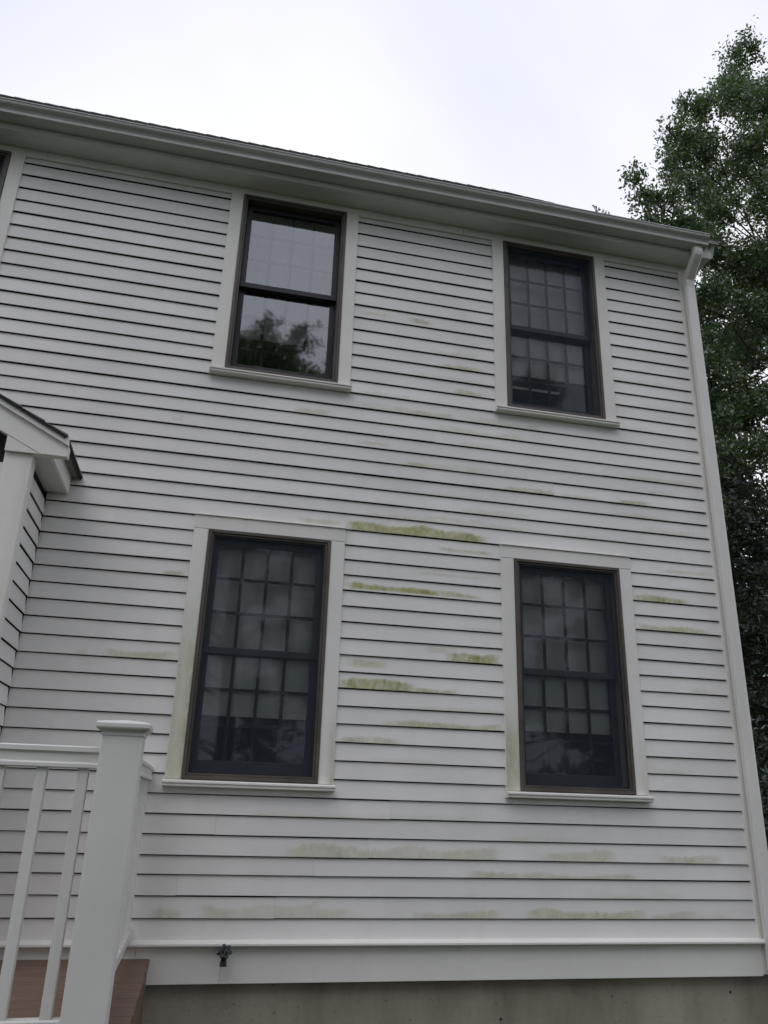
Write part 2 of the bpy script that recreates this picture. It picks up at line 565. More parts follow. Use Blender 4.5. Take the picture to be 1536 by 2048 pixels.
# clapboards, cut round the openings
for idx in range(len(ZK)):
    k = ZK0 + idx
    z0 = ZK[idx]
    z1 = ZK[idx + 1] if idx + 1 < len(ZK) else 5.79
    xa = -0.045 if z0 < 3.28 else HX0
    spans = [(xa, 4.455, z1)]
    for (wx, wz, up, scr, lab) in WINS:
        top = wz + WH + (0.0 if up else 0.091)
        a, b = wx - CW * .6, wx + WW + CW * .6
        new = []
        for (s0, s1, zt) in spans:
            if z1 <= wz - 0.03 or z0 >= top - 0.004 or s1 <= a or s0 >= b:
                new.append((s0, s1, zt))
                continue
            if s0 < a:
                new.append((s0, a, zt))
            if s1 > b:
                new.append((b, s1, zt))
            if z0 < wz - 0.02:
                new.append((max(s0, a), min(s1, b), wz - 0.02))
        spans = new
    # merge neighbours of equal height is not needed; long spans get butt joints
    for (s0, s1, zt) in spans:
        cuts = [s0]
        if s1 - s0 > 3.2:
            c = s0 + random.uniform(0.9, 2.9)
            while c < s1 - .6:
                cuts.append(c)
                c += random.uniform(3.4, 4.8)
        cuts.append(s1)
        for c0, c1 in zip(cuts[:-1], cuts[1:]):
            g0 = 0.0003 if c0 != s0 else 0
            g1 = 0.0003 if c1 != s1 else 0
            clapboard(c0 + g0, c1 - g1, z0, zt, k, wall, MAINFN, M['clap'])
# starter strip below the first course
clapboard(0.0, 4.455, 0.886, ZK[0], -99, wall, MAINFN, M['clap'])

# wall trim
def trim_algae(name, x0, x1, y0, y1, z0, z1, parent, stain, mat=None, bev=0.0025):
    """vertical trim board, front face gridded so that algae can be carried"""
    nx, nzz = 8, max(2, int((z1 - z0) / .02))
    v, f, a = [], [], []
    for j in range(nzz + 1):
        for i in range(nx + 1):
            x = x0 + bev + (x1 - x0 - 2 * bev) * i / nx
            z = z0 + (z1 - z0) * j / nzz
            v.append((x, y0, z))
            a.append(max(0, stain((x - x0) / (x1 - x0), (z - z0) / (z1 - z0), x, z)))
    for j in range(nzz):
        for i in range(nx):
            q = j * (nx + 1) + i
            f.append((q, q + 1, q + nx + 2, q + nx + 1))
    b = len(v)
    # sides and back
    v += [(x0 + bev, y0, z0), (x0, y0 + bev, z0), (x0, y1, z0), (x1, y1, z0), (x1, y0 + bev, z0), (x1 - bev, y0, z0)]
    v += [(x0 + bev, y0, z1), (x0, y0 + bev, z1), (x0, y1, z1), (x1, y1, z1), (x1, y0 + bev, z1), (x1 - bev, y0, z1)]
    a += [0] * 12
    for s in range(5):
        f.append((b + s, b + s + 1, b + 7 + s, b + 6 + s)[::-1])
    f.append(tuple(b + s for s in range(6)))
    f.append(tuple(b + 11 - s for s in range(6)))
    me = bpy.data.meshes.new(name)
    me.from_pydata(v, [], f)
    at = me.attributes.new('algae', 'FLOAT', 'POINT')
    at.data.foreach_set('value', a)
    me.update()
    return link(name, me, mat or M['trim'], parent)

nostain = lambda u, t, x, z: 0.0
faint = lambda u, t, x, z: 0.10 * max(0, mnoise.noise((x * 3, z * 2.0, 1.0)))
# corner board, frieze, skirt, water table
trim_algae('corner_board', 4.448, 4.565, -0.031, 0.0, 0.70, 5.80, house, faint)
box('corner_board', 4.5605, 4.590, -0.0295, 0.115, 0.70, 5.80, M['trim'], house, 0.002)
for i, (a, b) in enumerate(((HX0, -.46), (-.4585, 2.6), (2.6015, 4.56))):
    box('frieze_board', a, b, -0.028, 0.0, 5.757, 5.822, M['trim'], house, 0.002)
for (a, b) in ((-0.05, 0.80), (0.8015, 1.2365), (1.238, 4.452)):
    box('skirt_board', a, b, -0.030, 0.0, 0.690, 0.868, M['trim'], house, 0.002)
MB().extrude([(0.0, 0.866), (0.064, 0.866), (0.068, 0.870), (0.068, 0.879), (0.064, 0.883), (0.0, 0.897)],
             lambda a, b, t: (t, -a, b), -0.05, 4.475).build('water_table', M['trim'], house)
# foundation
mb = MB()
mb.box(HX0 + .05, 4.52, 0.022, 0.25, -0.3, 0.715)
mb.box(4.30, 4.5195, 0.251, HD, -0.3, 0.715)
fnd = mb.build('foundation', M['concrete'], house)
for (x, z) in ((2.80, .49), (4.25, .60)):
    MB().tube([(x, 0.0205, z), (x, 0.0215, z)], [0.007, 0.008], 10).build('form_tie_hole', M['black'], fnd)

# side wall, rear wall, interior floor (kept light tight)
mb = MB()
for idx in range(len(ZK)):
    z0 = ZK[idx]
    z1 = ZK[idx + 1] if idx + 1 < len(ZK) else 5.81
    mb.hexa([(4.54, .116, z0), (4.58, .116, z0), (4.58, HD, z0), (4.54, HD, z0), (4.54, .116, z1 + .01), (4.566, .116, z1 + .01), (4.566, HD, z1 + .01), (4.54, HD, z1 + .01)])
z = 5.811
while z < 9.9:
    ya, yb = -.0 + (z - 5.811), HD - (z - 5.811)
    mb.hexa([(4.54, ya, z), (4.58, ya, z), (4.58, yb, z), (4.54, yb, z), (4.54, ya + .11, z + .11), (4.566, ya + .11, z + .11), (4.566, yb - .11, z + .11), (4.54, yb - .11, z + .11)])
    z += .1015
mb.build('gable_wall', M['clap'], house)
mb = MB()
mb.box(HX0, 4.539, HD - .1, HD, 0.69, 5.82)
mb.box(HX0 - .1, HX0 - .001, 0.01, HD, 0.69, 5.82)
mb.build('rear_wall', M['clap'], house)
mb = MB()
mb.box(HX0, 4.53, 2.2, 2.3, 0.70, 5.8)        # inner partition
mb.box(HX0, 4.53, .14, 2.2, 3.66, 3.78)       # upper floor
mb.box(HX0, 4.53, .14, 2.2, 0.80, 0.90)
mb.box(4.40, 4.53, .14, 2.2, 0.9, 5.8)
mb.box(2.2, 2.3, .14, 2.2, 0.9, 5.8)
mb.box(HX0, 4.53, .01, 2.2, 5.83, 5.85)
mb.build('interior_wall', M['room'], house)

# ---- windows
def ring(mb, x0, x1, z0, z1, w, y0, y1, wb=None, wt=None):
    wb = w if wb is None else wb
    wt = w if wt is None else wt
    mb.box(x0, x0 + w, y0, y1, z0, z1)
    mb.box(x1 - w, x1, y0, y1, z0, z1)
    mb.box(x0 + w, x1 - w, y0 + .0006, y1, z0, z0 + wb)
    mb.box(x0 + w, x1 - w, y0 + .0006, y1, z1 - wt, z1)

def plane(name, x0, x1, y, z0, z1, mat, parent):
    me = bpy.data.meshes.new(name)
    me.from_pydata([(x0, y, z0), (x1, y, z0), (x1, y, z1), (x0, y, z1)], [], [(0, 1, 2, 3)])
    return link(name, me, mat, parent)

for wi, (wx, wz, up, scr, lab) in enumerate(WINS):
    x0, x1, z0, z1 = wx, wx + WW, wz, wz + WH
    mb = MB()
    ring(mb, x0, x1, z0, z1, 0.020, -0.038, 0.10)
    ring(mb, x0 + .0205, x1 - .0205, z0 + .0205, z1 - .0205, 0.013, -0.029, 0.10)
    win = mb.build('window', M['bronze'], house, 0.0022)
    win['label'] = lab
    # casing
    seed = wi * 7.3
    def st_l(u, t, x, z, wi=wi, seed=seed):
        nn = mnoise.noise((x * 16 + seed, z * 3.2, .2)) * .5 + mnoise.noise((x * 40, z * 9, seed)) * .25
        if wi == 0:
            return (1 - sstep(.35, .75, t)) * (0.50 + .45 * nn) * (0.55 + .6 * abs(u - .45))
        if wi == 1:
            return (1 - sstep(.12, .40, t)) * (0.46 + .42 * nn) * (1 - .6 * u) + .03
        return .03
    def st_r(u, t, x, z, wi=wi, seed=seed):
        nn = mnoise.noise((x * 16 + seed + 4, z * 4.2, .2)) * .5 + mnoise.noise((x * 40, z * 11, seed)) * .25
        if wi == 0:
            return (1 - sstep(.05, .34, t)) * (.28 + .45 * nn) * sstep(.35, .95, u) * 1.6
        if wi == 1:
            return (1 - sstep(.05, .34, t)) * (.16 + .3 * nn) * sstep(.2, .9, u)
        return .02
    ctop = z1 - .0015 if not up else 5.7565
    trim_algae('casing', x0 - CW, x0 - .0006, -.031, 0.0, z0 - .001, ctop, win, st_l)
    trim_algae('casing', x1 + .0006, x1 + CW, -.031, 0.0, z0 - .001, ctop, win, st_r)
    if not up:
        box('head_casing', x0 - CW, x1 + CW, -.0315, 0.0, z1 + .0006, z1 + CW - .004, M['trim'], win, .0025)
        box('drip_cap', x0 - CW - .004, x1 + CW + .004, -.041, 0.0, z1 + CW - .0035, z1 + CW + .0015, M['trim'], win, .001)
    # moulded sill
    sz = z0 - .0015
    prof = [(0.0, sz), (.060, sz - .005), (.071, sz - .010), (.071, sz - .019), (.064, sz - .023), (.064, sz - .035), (.056, sz - .040), (0.0, sz - .040)]
    MB().extrude(prof, lambda a, b, t: (t, -a, b), x0 - CW - .006, x1 + CW + .006).build('sill', M['trim'], win)
    # sashes
    ix0, ix1, iz0, iz1 = x0 + .034, x1 - .034, z0 + .034, z1 - .034
    zm = (iz0 + iz1) / 2
    sw = .040
    for which, (sz0, sz1, yf) in (('upper', (zm - .020, iz1, .030)), ('lower', (iz0, zm + .020, .068))):
        mb = MB()
        ring(mb, ix0, ix1, sz0, sz1, sw, yf, yf + .034, wb=(.075 if which == 'lower' else .040), wt=.040)
        mb.build('sash', M['sash'], win, .003)
        gx0, gx1 = ix0 + sw, ix1 - sw
        gz0 = sz0 + (.075 if which == 'lower' else .040)
        gz1 = sz1 - .040
        plane('pane', gx0 - .004, gx1 + .004, yf + .012, gz0 - .004, gz1 + .004, M['glass'] if scr else M['glass_boosted'], win)
        for i in (1, 2, 3):
            x = gx0 + (gx1 - gx0) * i / 4
            box('muntin', x - .0095, x + .0095, yf + .0185, yf + .0255, gz0, gz1, M['sash'], win)
        for i in (1, 2):
            z = gz0 + (gz1 - gz0) * i / 3
            box('muntin', gx0, gx1, yf + .0180, yf + .0250, z - .0095, z + .0095, M['sash'], win)
    if scr:
        mb = MB()
        ring(mb, x0 + .0338, x1 - .0338, z0 + .0338, z1 - .0338, .011, -.019, -.010)
        mb.build('screen_frame', M['sash'], win, .0015)
        plane('insect_screen', x0 + .040, x1 - .040, -.0145, z0 + .040, z1 - .040, M['screen'], win)
    # roller shade with hem bar
    sb = z0 + .385 + (0, .004, -.012, .006, 0)[wi]
    nseg = 26
    v, f = [], []
    for i in range(nseg + 1):
        x = x0 + .03 + (WW - .06) * i / nseg
        y = .122 + .003 * mnoise.noise((x * 6, wi, 0))
        v += [(x, y, sb), (x, y + .002, z1)]
    for i in range(nseg):
        f.append((2 * i, 2 * i + 2, 2 * i + 3, 2 * i + 1))
    me = bpy.data.meshes.new('roller_shade')
    me.from_pydata(v, [], f)
    link('roller_shade', me, M['shade'], win)
    box('shade_hem', x0 + .03, x1 - .03, .116, .128, sb - .022, sb + .001, M['shade'], win, .003)

# ---- eaves
YF = -0.167
box('soffit', HX0, 4.654, YF + .0005, 0.115, 5.8225, 5.832, M['soffit'], house)
box('fascia', HX0, 4.66, YF - .018, YF, 5.8195, 5.965, M['soffit'], house, .002)
# K-style gutter: profile in (out from the wall, z)
gp = [(0, 0), (.083, 0), (.091, .001), (.0945, .004), (.0945, .0075), (.0895, .0115), (.0895, .030), (.097, .043), (.110, .053), (.119, .062), (.122, .071), (.122, .080), (.1265, .0815), (.1275, .086), (.1255, .0905), (.110, .0905), (.110, .086), (.117, .085)]
gi = [(.1165, .071), (.1135, .065), (.105, .058), (.092, .047), (.0845, .031), (.084, .013), (.081, .005), (.003, .005), (.003, .095), (0, .095)]
GY, GZ = YF - .0185, 5.866
GX1 = 4.577
prof = gp + gi
MB().extrude(prof, lambda a, b, t: (t, GY - a, GZ + b - .0006 * (t - 2)), HX0, GX1).build('gutter', M['gutter'], house)
gutter = bpy.data.objects['gutter']
capp = gp[:16] + [(0, .095)]
MB().extrude(capp, lambda a, b, t: (t, GY - a, GZ + b - .0006 * (t - 2)), GX1 + .0002, GX1 + .003).build('gutter_end_cap', M['gutter'], gutter)
x = HX0 + .35
while x < 4.5:      # hidden hangers show as small tabs on the lip
    box('gutter_hanger', x, x + .022, GY - .121, GY, GZ + .0905, GZ + .0925, M['gutter'], gutter)
    x += .78
# downspout: outlet, S-bend, straight leg
def rect_sweep(pts, w, d, ch):
    """rounded rectangular pipe; pts as (y,z) centre line at fixed x"""
    cx = 4.500
    mb = MB()
    prof = [(-w / 2 + ch, -d / 2), (w / 2 - ch, -d / 2), (w / 2, -d / 2 + ch), (w / 2, d / 2 - ch), (w / 2 - ch, d / 2), (-w / 2 + ch, d / 2), (-w / 2, d / 2 - ch), (-w / 2, -d / 2 + ch)]
    n = len(prof)
    for j, (y, z) in enumerate(pts):
        a = Vector(pts[max(0, j - 1)])
        b = Vector(pts[min(len(pts) - 1, j + 1)])
        t = (b - a).normalized()
        nrm = Vector((t.y, -t.x))           # faces outwards (-y) when running down
        if nrm.x > 0:
            nrm = -nrm
        for (px, pd) in prof:
            q = Vector((y, z)) + nrm * (-pd)
            mb.v.append((cx + px, q.x, q.y))
    for j in range(len(pts) - 1):
        for s in range(n):
            s2 = (s + 1) % n
            mb.f.append((j * n + s, j * n + s2, (j + 1) * n + s2, (j + 1) * n + s))
    mb.f.append(tuple(range(n)))
    mb.f.append(tuple((len(pts) - 1) * n + s for s in range(n)))
    return mb
ds = rect_sweep([(-.072, 5.64), (-.072, 4.2), (-.072, 2.6), (-.072, 0.35)], .074, .052, .009).build('downspout', M['spout'], house)
rect_sweep([(-.228, 5.87), (-.228, 5.825), (-.222, 5.805), (-.205, 5.785), (-.150, 5.735), (-.100, 5.683), (-.080, 5.662), (-.074, 5.64), (-.072, 5.60)], .079, .057, .010).build('elbow', M['spout'], ds)
rect_sweep([(-.072, .40), (-.072, .30), (-.075, .24), (-.12, .18), (-.30, .08)], .079, .057, .010).build('outlet_elbow', M['spout'], ds)

# ---- roof: 45 degrees
EY, EZ = YF - .055, 5.972
RUN = 4.22 + .055
RY, RZ = EY + RUN, EZ + RUN
mb = MB()
mb.hexa([(HX0, EY, EZ - .018), (4.700, EY, EZ - .018), (4.700, RY, RZ - .018), (HX0, RY, RZ - .018), (HX0, EY, EZ), (4.700, EY, EZ), (4.700, RY, RZ), (HX0, RY, RZ)])
mb.hexa([(HX0, RY + .001, RZ - .018), (4.700, RY + .001, RZ - .018), (4.700, RY + RUN, EZ - .018), (HX0, RY + RUN, EZ - .018), (HX0, RY + .001, RZ), (4.700, RY + .001, RZ), (4.700, RY + RUN, EZ), (HX0, RY + RUN, EZ)])
roof = mb.build('roof', M['shingle'], house)
box('drip_edge', HX0, 4.705, EY - .012, EY - .0005, EZ - .04, EZ + .002, M['drip'], roof)
mb = MB()
s2 = math.sqrt(.5)
rows = int(RUN / s2 / .141)
for r in range(rows):
    s0 = r * .141
    x = HX0 - random.random() * .25
    while x < 4.70:
        w = random.choice((.16, .22, .3))
        xa, xb = max(HX0, x), min(4.71, x + w - .004)
        x += w
        if xb - xa < .02:
            continue
        t = random.choice((.006, .009, .012))
        y0, z0 = EY - .01 + s0 * s2, EZ - .01 + s0 * s2
        y1, z1 = y0 + .15 * s2, z0 + .15 * s2
        n = (-s2, s2)
        mb.hexa([(xa, y0, z0 + .001), (xb, y0, z0 + .001), (xb, y1, z1 + .001), (xa, y1, z1 + .001),
                 (xa, y0 + n[0] * t, z0 + n[1] * t), (xb, y0 + n[0] * t, z0 + n[1] * t), (xb, y1 + n[0] * .003, z1 + n[1] * .003), (xa, y1 + n[0] * .003, z1 + n[1] * .003)])
sh = mb.build('shingles', M['shingle'], roof)
sh['kind'] = 'stuff'
x = HX0
i = 0
while x < 4.66:     # ridge caps, each lapping the next
    w = .19
    t0, t1 = .024 + random.uniform(-.002, .003), .010
    mb = MB()
    for sgn in (-1, 1):
        mb.hexa([(x, RY + sgn * .15, RZ - .15 + .004), (x + w + .05, RY + sgn * .15, RZ - .15 + .004), (x + w + .05, RY, RZ + .004), (x, RY, RZ + .004),
                 (x, RY + sgn * .15, RZ - .15 + t0), (x + w + .05, RY + sgn * .15, RZ - .15 + t1), (x + w + .05, RY, RZ + t1), (x, RY, RZ + t0)])
    mb.build('ridge_shingle', M['shingle'], roof)
    x += w
# rake board and its plumb-cut return at the gable end
MB().hexa([(4.655, EY + .060, 5.850), (4.690, EY + .060, 5.850), (4.690, RY, RZ - .20), (4.655, RY, RZ - .20),
           (4.655, EY + .012, EZ - .020), (4.690, EY + .012, EZ - .020), (4.690, RY, RZ - .020), (4.655, RY, RZ - .020)]).build('rake_board', M['trim'], house)
box('eave_return', 4.592, 4.654, YF + .002, .11, 5.833, 5.945, M['trim'], house)

# ------------------------------------------------------------------ entry porch on the left
PX, PY = -0.057, -0.585         # side wall plane and front plane
porch = thing('entry_porch', (-1.2, -.3, .8), 'small gabled entry porch projecting from the house beside the deck railing', 'porch')
PW0 = -2.5
SL = .526
PXC = (PX + PW0) / 2
pw = MB()
pw.box(PX - .10, PX - .002, PY + .03, .001, .80, 3.35)
pw.box(PW0, PX - .101, PY + .03, PY + .12, .80, 3.30)
psw = pw.build('side_wall', M['sheath_shade'], porch)
SIDEFN = lambda a, o, z: (PX + o, a, z)
FRONTFN = lambda a, o, z: (a, PY + .028 - o, z)
for idx in range(len(ZK)):
    k = ZK0 + idx
    z0, z1 = ZK[idx], ZK[idx + 1] if idx + 1 < len(ZK) else 9
    if z0 > 3.25:
        break
    zt = min(z1, 3.285)
    clapboard(PY + .085, -.029, z0, zt, k, psw, SIDEFN, M['clap'], tbot=.0195)
    if z0 > 2.0:
        clapboard(PX - 1.0, PX - .095, z0, min(z1, 3.25), k, psw, FRONTFN, M['clap'], tbot=.0195)
clapboard(PY + .085, -.029, .82, ZK[0], -99, psw, SIDEFN, M['clap'], tbot=.0195)
for idx in range(len(ZK)):      # gable field above the frieze, front
    z0 = ZK[idx]
    if 3.25 < z0 < 3.9:
        xr = PX + .2 - (z0 + .10 - 3.30) / SL - .30
        clapboard(PXC, max(PXC + .05, xr), z0, ZK[idx + 1], 98, psw, FRONTFN, M['clap'], tbot=.0195)
MB().extrude([(PXC - .02, 3.302), (PX - .05, 3.302), (PXC - .02, 3.302 + (PX - PXC - .03) * SL)], lambda a, b, t: (a, t, b), PY + .035, PY + .1).build('gable_sheathing', M['sheath_shade'], porch)
pst = lambda u, t, x, z: .10 * sstep(.5, .9, u) + .08 * max(0, mnoise.noise((x * 6, z * 2, 3)))
trim_algae('corner_board', PX - .104, PX + .036, PY - .008, PY + .024, .80, 3.297, porch, pst)
box('corner_board', PX - .001, PX + .0355, PY + .0245, PY + .088, .80, 3.297, M['trim'], porch, .002)
# gable trim: sloping frieze with level return at the eave
TX = PX + .213                    # tip of the return
YT = PY - .030
zt = 3.298
zx = lambda x, z: z + (TX - x) * SL
# level return board (front) : from the corner board to the tip
MB().extrude([(PX - .104, zt), (TX, zt), (TX, 3.358), (PX + .075, zx(PX + .075, 3.358) - .010), (PX + .066, zt + .004), (PX - .104, zt + .090)],
             lambda a, b, t: (a, t, b), YT + .002, PY + .02).build('eave_return', M['trim'], porch)
xl = PXC
MB().extrude([(PX + .076, zt + .0005), (TX - .0005, zt + .0005), (TX - .0005, 3.357), (xl, zx(xl, 3.357)), (xl, zx(xl, 3.357) - .158), ],
             lambda a, b, t: (a, t, b), YT - .0005, PY + .015).build('rake_frieze', M['trim'], porch)
MB().extrude([(TX + .002, 3.354), (TX - .004, 3.401), (xl, zx(xl, 3.399)), (xl, zx(xl, 3.352))],
             lambda a, b, t: (a, t, b), YT - .018, YT - .001).build('rake_trim', M['trim'], porch)
# left half of the gable (mirror, outside the picture)
mir = lambda x: 2 * PXC - x
MB().extrude([(mir(PX + .076), zt + .0005), (mir(TX - .0005), zt + .0005), (mir(TX - .0005), 3.357), (xl - .001, zx(xl, 3.357)), (xl - .001, zx(xl, 3.357) - .158)],
             lambda a, b, t: (a, t, b), YT - .0005, PY + .015).build('rake_frieze', M['trim'], porch)
# eave: soffit and fascia running back to the house
box('soffit', PX + .001, PX + .118, PY + .021, -.022, 3.2995, 3.308, M['soffit'], porch)
box('fascia', PX + .1185, PX + .136, PY + .021, -.022, 3.2965, 3.412, M['trim'], porch, .002)
# roof
RX = PX + .190
rz = lambda x: 3.398 + (RX - x) * SL + .012
pr = MB()
pr.hexa([(RX, YT - .028, rz(RX) - .014), (RX, -.004, rz(RX) - .014), (PXC, -.004, rz(PXC) - .014), (PXC, YT - .028, rz(PXC) - .014),
         (RX, YT - .028, rz(RX)), (RX, -.004, rz(RX)), (PXC, -.004, rz(PXC)), (PXC, YT - .028, rz(PXC))])
pr.hexa([(mir(RX), YT - .028, rz(RX) - .014), (mir(RX), -.004, rz(RX) - .014), (PXC - .001, -.004, rz(PXC) - .014), (PXC - .001, YT - .028, rz(PXC) - .014),
         (mir(RX), YT - .028, rz(RX)), (mir(RX), -.004, rz(RX)), (PXC - .001, -.004, rz(PXC)), (PXC - .001, YT - .028, rz(PXC))])
proof = pr.build('roof', M['black'], porch)
mb = MB()
r = 0
xx = RX + .012
while xx > PXC + .1:
    yy = YT - .034
    while yy < -.03:
        w = random.choice((.2, .3))
        t = random.choice((.008, .012))
        xa, xb = xx, xx - .15
        mb.hexa([(xa, yy, rz(xa) + .001), (xa, min(-.022, yy + w - .004), rz(xa) + .001), (xb, min(-.022, yy + w - .004), rz(xb) + .001), (xb, yy, rz(xb) + .001),
                 (xa, yy, rz(xa) + t), (xa, min(-.022, yy + w - .004), rz(xa) + t), (xb, min(-.022, yy + w - .004), rz(xb) + .003), (xb, yy, rz(xb) + .003)])
        yy += w
    xx -= .128
ps = mb.build('shingles', M['shingle'], proof)
ps['kind'] = 'stuff'
# step flashing tucked under the clapboards
for i in range(9):
    xx = RX + .005 - i * .128
    MB().hexa([(xx, -.041, rz(xx) - .004), (xx, -.019, rz(xx) - .004), (xx - .15, -.019, rz(xx - .15) - .004), (xx - .15, -.041, rz(xx - .15) - .004),
               (xx, -.041, rz(xx) + .012), (xx, -.019, rz(xx) + .012), (xx - .15, -.019, rz(xx - .15) + .018), (xx - .15, -.041, rz(xx - .15) + .018)]).build('step_flashing', M['black'], proof)
box('kickout', RX - .12, RX - .01, YT + .1, -.022, 3.405, 3.4085, M['drip'], proof)

# ------------------------------------------------------------------ deck
DZ = 0.809
DX0, DX1 = -2.9, 0.876
DY0 = -1.985
deck = thing('deck', (-1.0, -1.0, 0), 'brown composite deck floor behind the white railing', 'deck')
y = -0.032
bw = .139
while y - bw > DY0 - .02:
    box('deck_board', DX0, DX1 - random.uniform(0, .003), y - bw, y, DZ - .025, DZ, M['deck'], deck, .003)
    y -= bw + .005
yend = y
box('fascia_board', DX1 - .026, DX1 - .006, yend + .01, -.032, DZ - .17, DZ - .0255, M['deck'], deck, .002)
box('fascia_board', DX1 - .026, DX1 - .006, yend + .01, -.032, DZ - .33, DZ - .173, M['deck'], deck, .002)
box('fascia_board', DX0, DX1 - .027, yend + .01, yend + .03, DZ - .17, DZ - .0255, M['deck'], deck, .002)
for (x, yy) in ((.80, -1.88), (-1.0, -1.88), (-2.7, -1.88), (.80, -.2)):
    box('support_post', x - .045, x + .045, yy - .045, yy + .045, 0, DZ - .027, M['frame_wood'], deck, .003)

# ------------------------------------------------------------------ railing
PCX, PCY, PS = .7605, -1.830, .1335
RT, RB = 1.748, .951          # top of top rail, top of bottom rail
rail = thing('deck_railing', (0.2, -1.83, DZ), 'white vinyl deck railing with a capped corner post', 'railing')
def newel(cx, cy):
    mb = MB().box(cx - PS / 2, cx + PS / 2, cy - PS / 2, cy + PS / 2, DZ - .01, 1.808)
    po = mb.build('post', M['vinyl'], rail, .006)
    h = PS / 2
    mb = MB()
    lv = [(h + .003, 1.786), (h + .003, 1.797), (h + .010, 1.801), (h + .019, 1.808), (h + .021, 1.813), (h + .021, 1.824), (h + .016, 1.830), (.0, 1.842)]
    for j, (e, z) in enumerate(lv):
        if e == 0:
            e = .004
        mb.v += [(cx - e, cy - e, z), (cx + e, cy - e, z), (cx + e, cy + e, z), (cx - e, cy + e, z)]
    for j in range(len(lv) - 1):
        for s in range(4):
            mb.f.append((4 * j + s, 4 * j + (s + 1) % 4, 4 * j + 4 + (s + 1) % 4, 4 * j + 4 + s))
    q = 4 * (len(lv) - 1)
    mb.f.append((q, q + 1, q + 2, q + 3))
    mb.f.append((3, 2, 1, 0))
    mb.build('post_cap', M['vinyl'], po)
    return po
newel(PCX, PCY)
newel(-1.20, PCY)
# T-shaped top rail profile: (half width, z below the top)
tp = [(-.030, -.004), (-.026, 0.0), (.026, 0.0), (.030, -.004), (.0305, -.018), (.027, -.021), (.0225, -.023), (.0225, -.052), (.027, -.055), (.0285, -.058), (.0285, -.068), (.026, -.0715),
      (-.026, -.0715), (-.0285, -.068), (-.0285, -.058), (-.027, -.055), (-.0225, -.052), (-.0225, -.023), (-.027, -.021), (-.0305, -.018)]
bp = [(-.022, -.005), (-.018, 0.0), (.018, 0.0), (.022, -.005), (.022, -.045), (.018, -.049), (-.018, -.049), (-.022, -.045)]
xe = PCX - PS / 2 + .001
ye = PCY + PS / 2 - .001
RCX = .748                    # centre line of the side run
FY = -1.836
MB().extrude(tp, lambda a, b, t: (t, FY + a, RT + b), -1.135, xe).build('top_rail', M['vinyl'], rail)
MB().extrude(bp, lambda a, b, t: (t, FY + a, RB + b), -1.135, xe).build('bottom_rail', M['vinyl'], rail)
MB().extrude(tp, lambda a, b, t: (RCX + a, t, RT + b), ye, -.018).build('top_rail', M['vinyl'], rail)
MB().extrude(bp, lambda a, b, t: (RCX + a, t, RB + b), ye, -.018).build('bottom_rail', M['vinyl'], rail)
bal = bpy.data.meshes.new('baluster')
h = .0172
mbv = MB().box(-h, h, -h, h, RB - .002, RT - .070).build('baluster', M['vinyl'], rail, .003)
balm = mbv.data
spots = [(.646 - .131 * i, FY) for i in range(14)]
yb = PCY + PS / 2 + .052
side = []
while yb < -.06:
    side.append((RCX, yb))
    yb += .131
first = True
for (bx, by) in spots + side:
    if first:
        o = mbv
        first = False
    else:
        o = mbv.copy()
        COL.objects.link(o)
    o.location = (bx, by, 0)

# ------------------------------------------------------------------ garden faucet
FX, FZ = 1.2475, .838
fau = thing('garden_faucet', (FX, -.04, FZ), 'black garden faucet with a lobed handle under the water table', 'faucet')
MB().tube([(FX, -.026, FZ + .012), (FX, -.032, FZ + .012), (FX, -.036, FZ + .012)], [.026, .026, .014], 16).build('flange', M['brass'], fau, smooth=False)
MB().tube([(FX, -.030, FZ + .012), (FX, -.062, FZ + .010), (FX, -.078, FZ + .004), (FX, -.086, FZ - .010), (FX, -.090, FZ - .030)],
          [.0125, .0135, .015, .0145, .0135], 14).build('body', M['faucet'], fau, smooth=True)
MB().tube([(FX, -.0895, FZ - .026), (FX, -.0905, FZ - .033), (FX, -.0935, FZ - .050)], [.0175, .0178, .0172], 14).build('hose_collar', M['faucet'], fau)
d = Vector((0.10, -.80, .36)).normalized()
b0 = Vector((FX, -.070, FZ + .006))
MB().tube([b0, b0 + d * .020, b0 + d * .022, b0 + d * .036], [.0145, .0145, .009, .007], 12).build('bonnet', M['faucet'], fau)
hc = b0 + d * .040
u = d.orthogonal().normalized()
w = d.cross(u)
mb = MB()
seg = 48
ri, i0 = [], 0
for sidez in (-.006, .006):
    for s in range(seg):
        t = 2 * math.pi * s / seg
        r_ = .0315 + .0055 * math.cos(6 * t)
        mb.v.append(tuple(hc + u * (r_ * math.cos(t)) + w * (r_ * math.sin(t)) + d * sidez))
    for s in range(seg):
        t = 2 * math.pi * s / seg
        r_ = .0195
        mb.v.append(tuple(hc + u * (r_ * math.cos(t)) + w * (r_ * math.sin(t)) + d * sidez))
for s in range(seg):
    q = (s + 1) % seg
    mb.f += [(s, q, seg + q, seg + s), (2 * seg + s, 3 * seg + s, 3 * seg + q, 2 * seg + q), (s, 2 * seg + s, 2 * seg + q, q), (seg + s, seg + q, 3 * seg + q, 3 * seg + s)]
for a in range(4):
    t = math.pi / 2 * a + .4
    e = u * math.cos(t) + w * math.sin(t)
    mb.tube([hc + e * .004, hc + e * .022], .0042, 6)
mb.tube([hc - d * .006, hc + d * .007], [.009, .007], 10)
mb.build('handle', M['faucet'], fau)
MB().tube([(FX - .010, -.075, FZ + .010), (FX - .034, -.079, FZ + .012)], [.010, .010], 10).build('vacuum_breaker', M['faucet'], fau)
MB().tube([(FX - .0345, -.079, FZ + .012), (FX - .0375, -.0795, FZ + .0125)], [.0075, .006], 10).build('breaker_cap', M['brass'], fau)

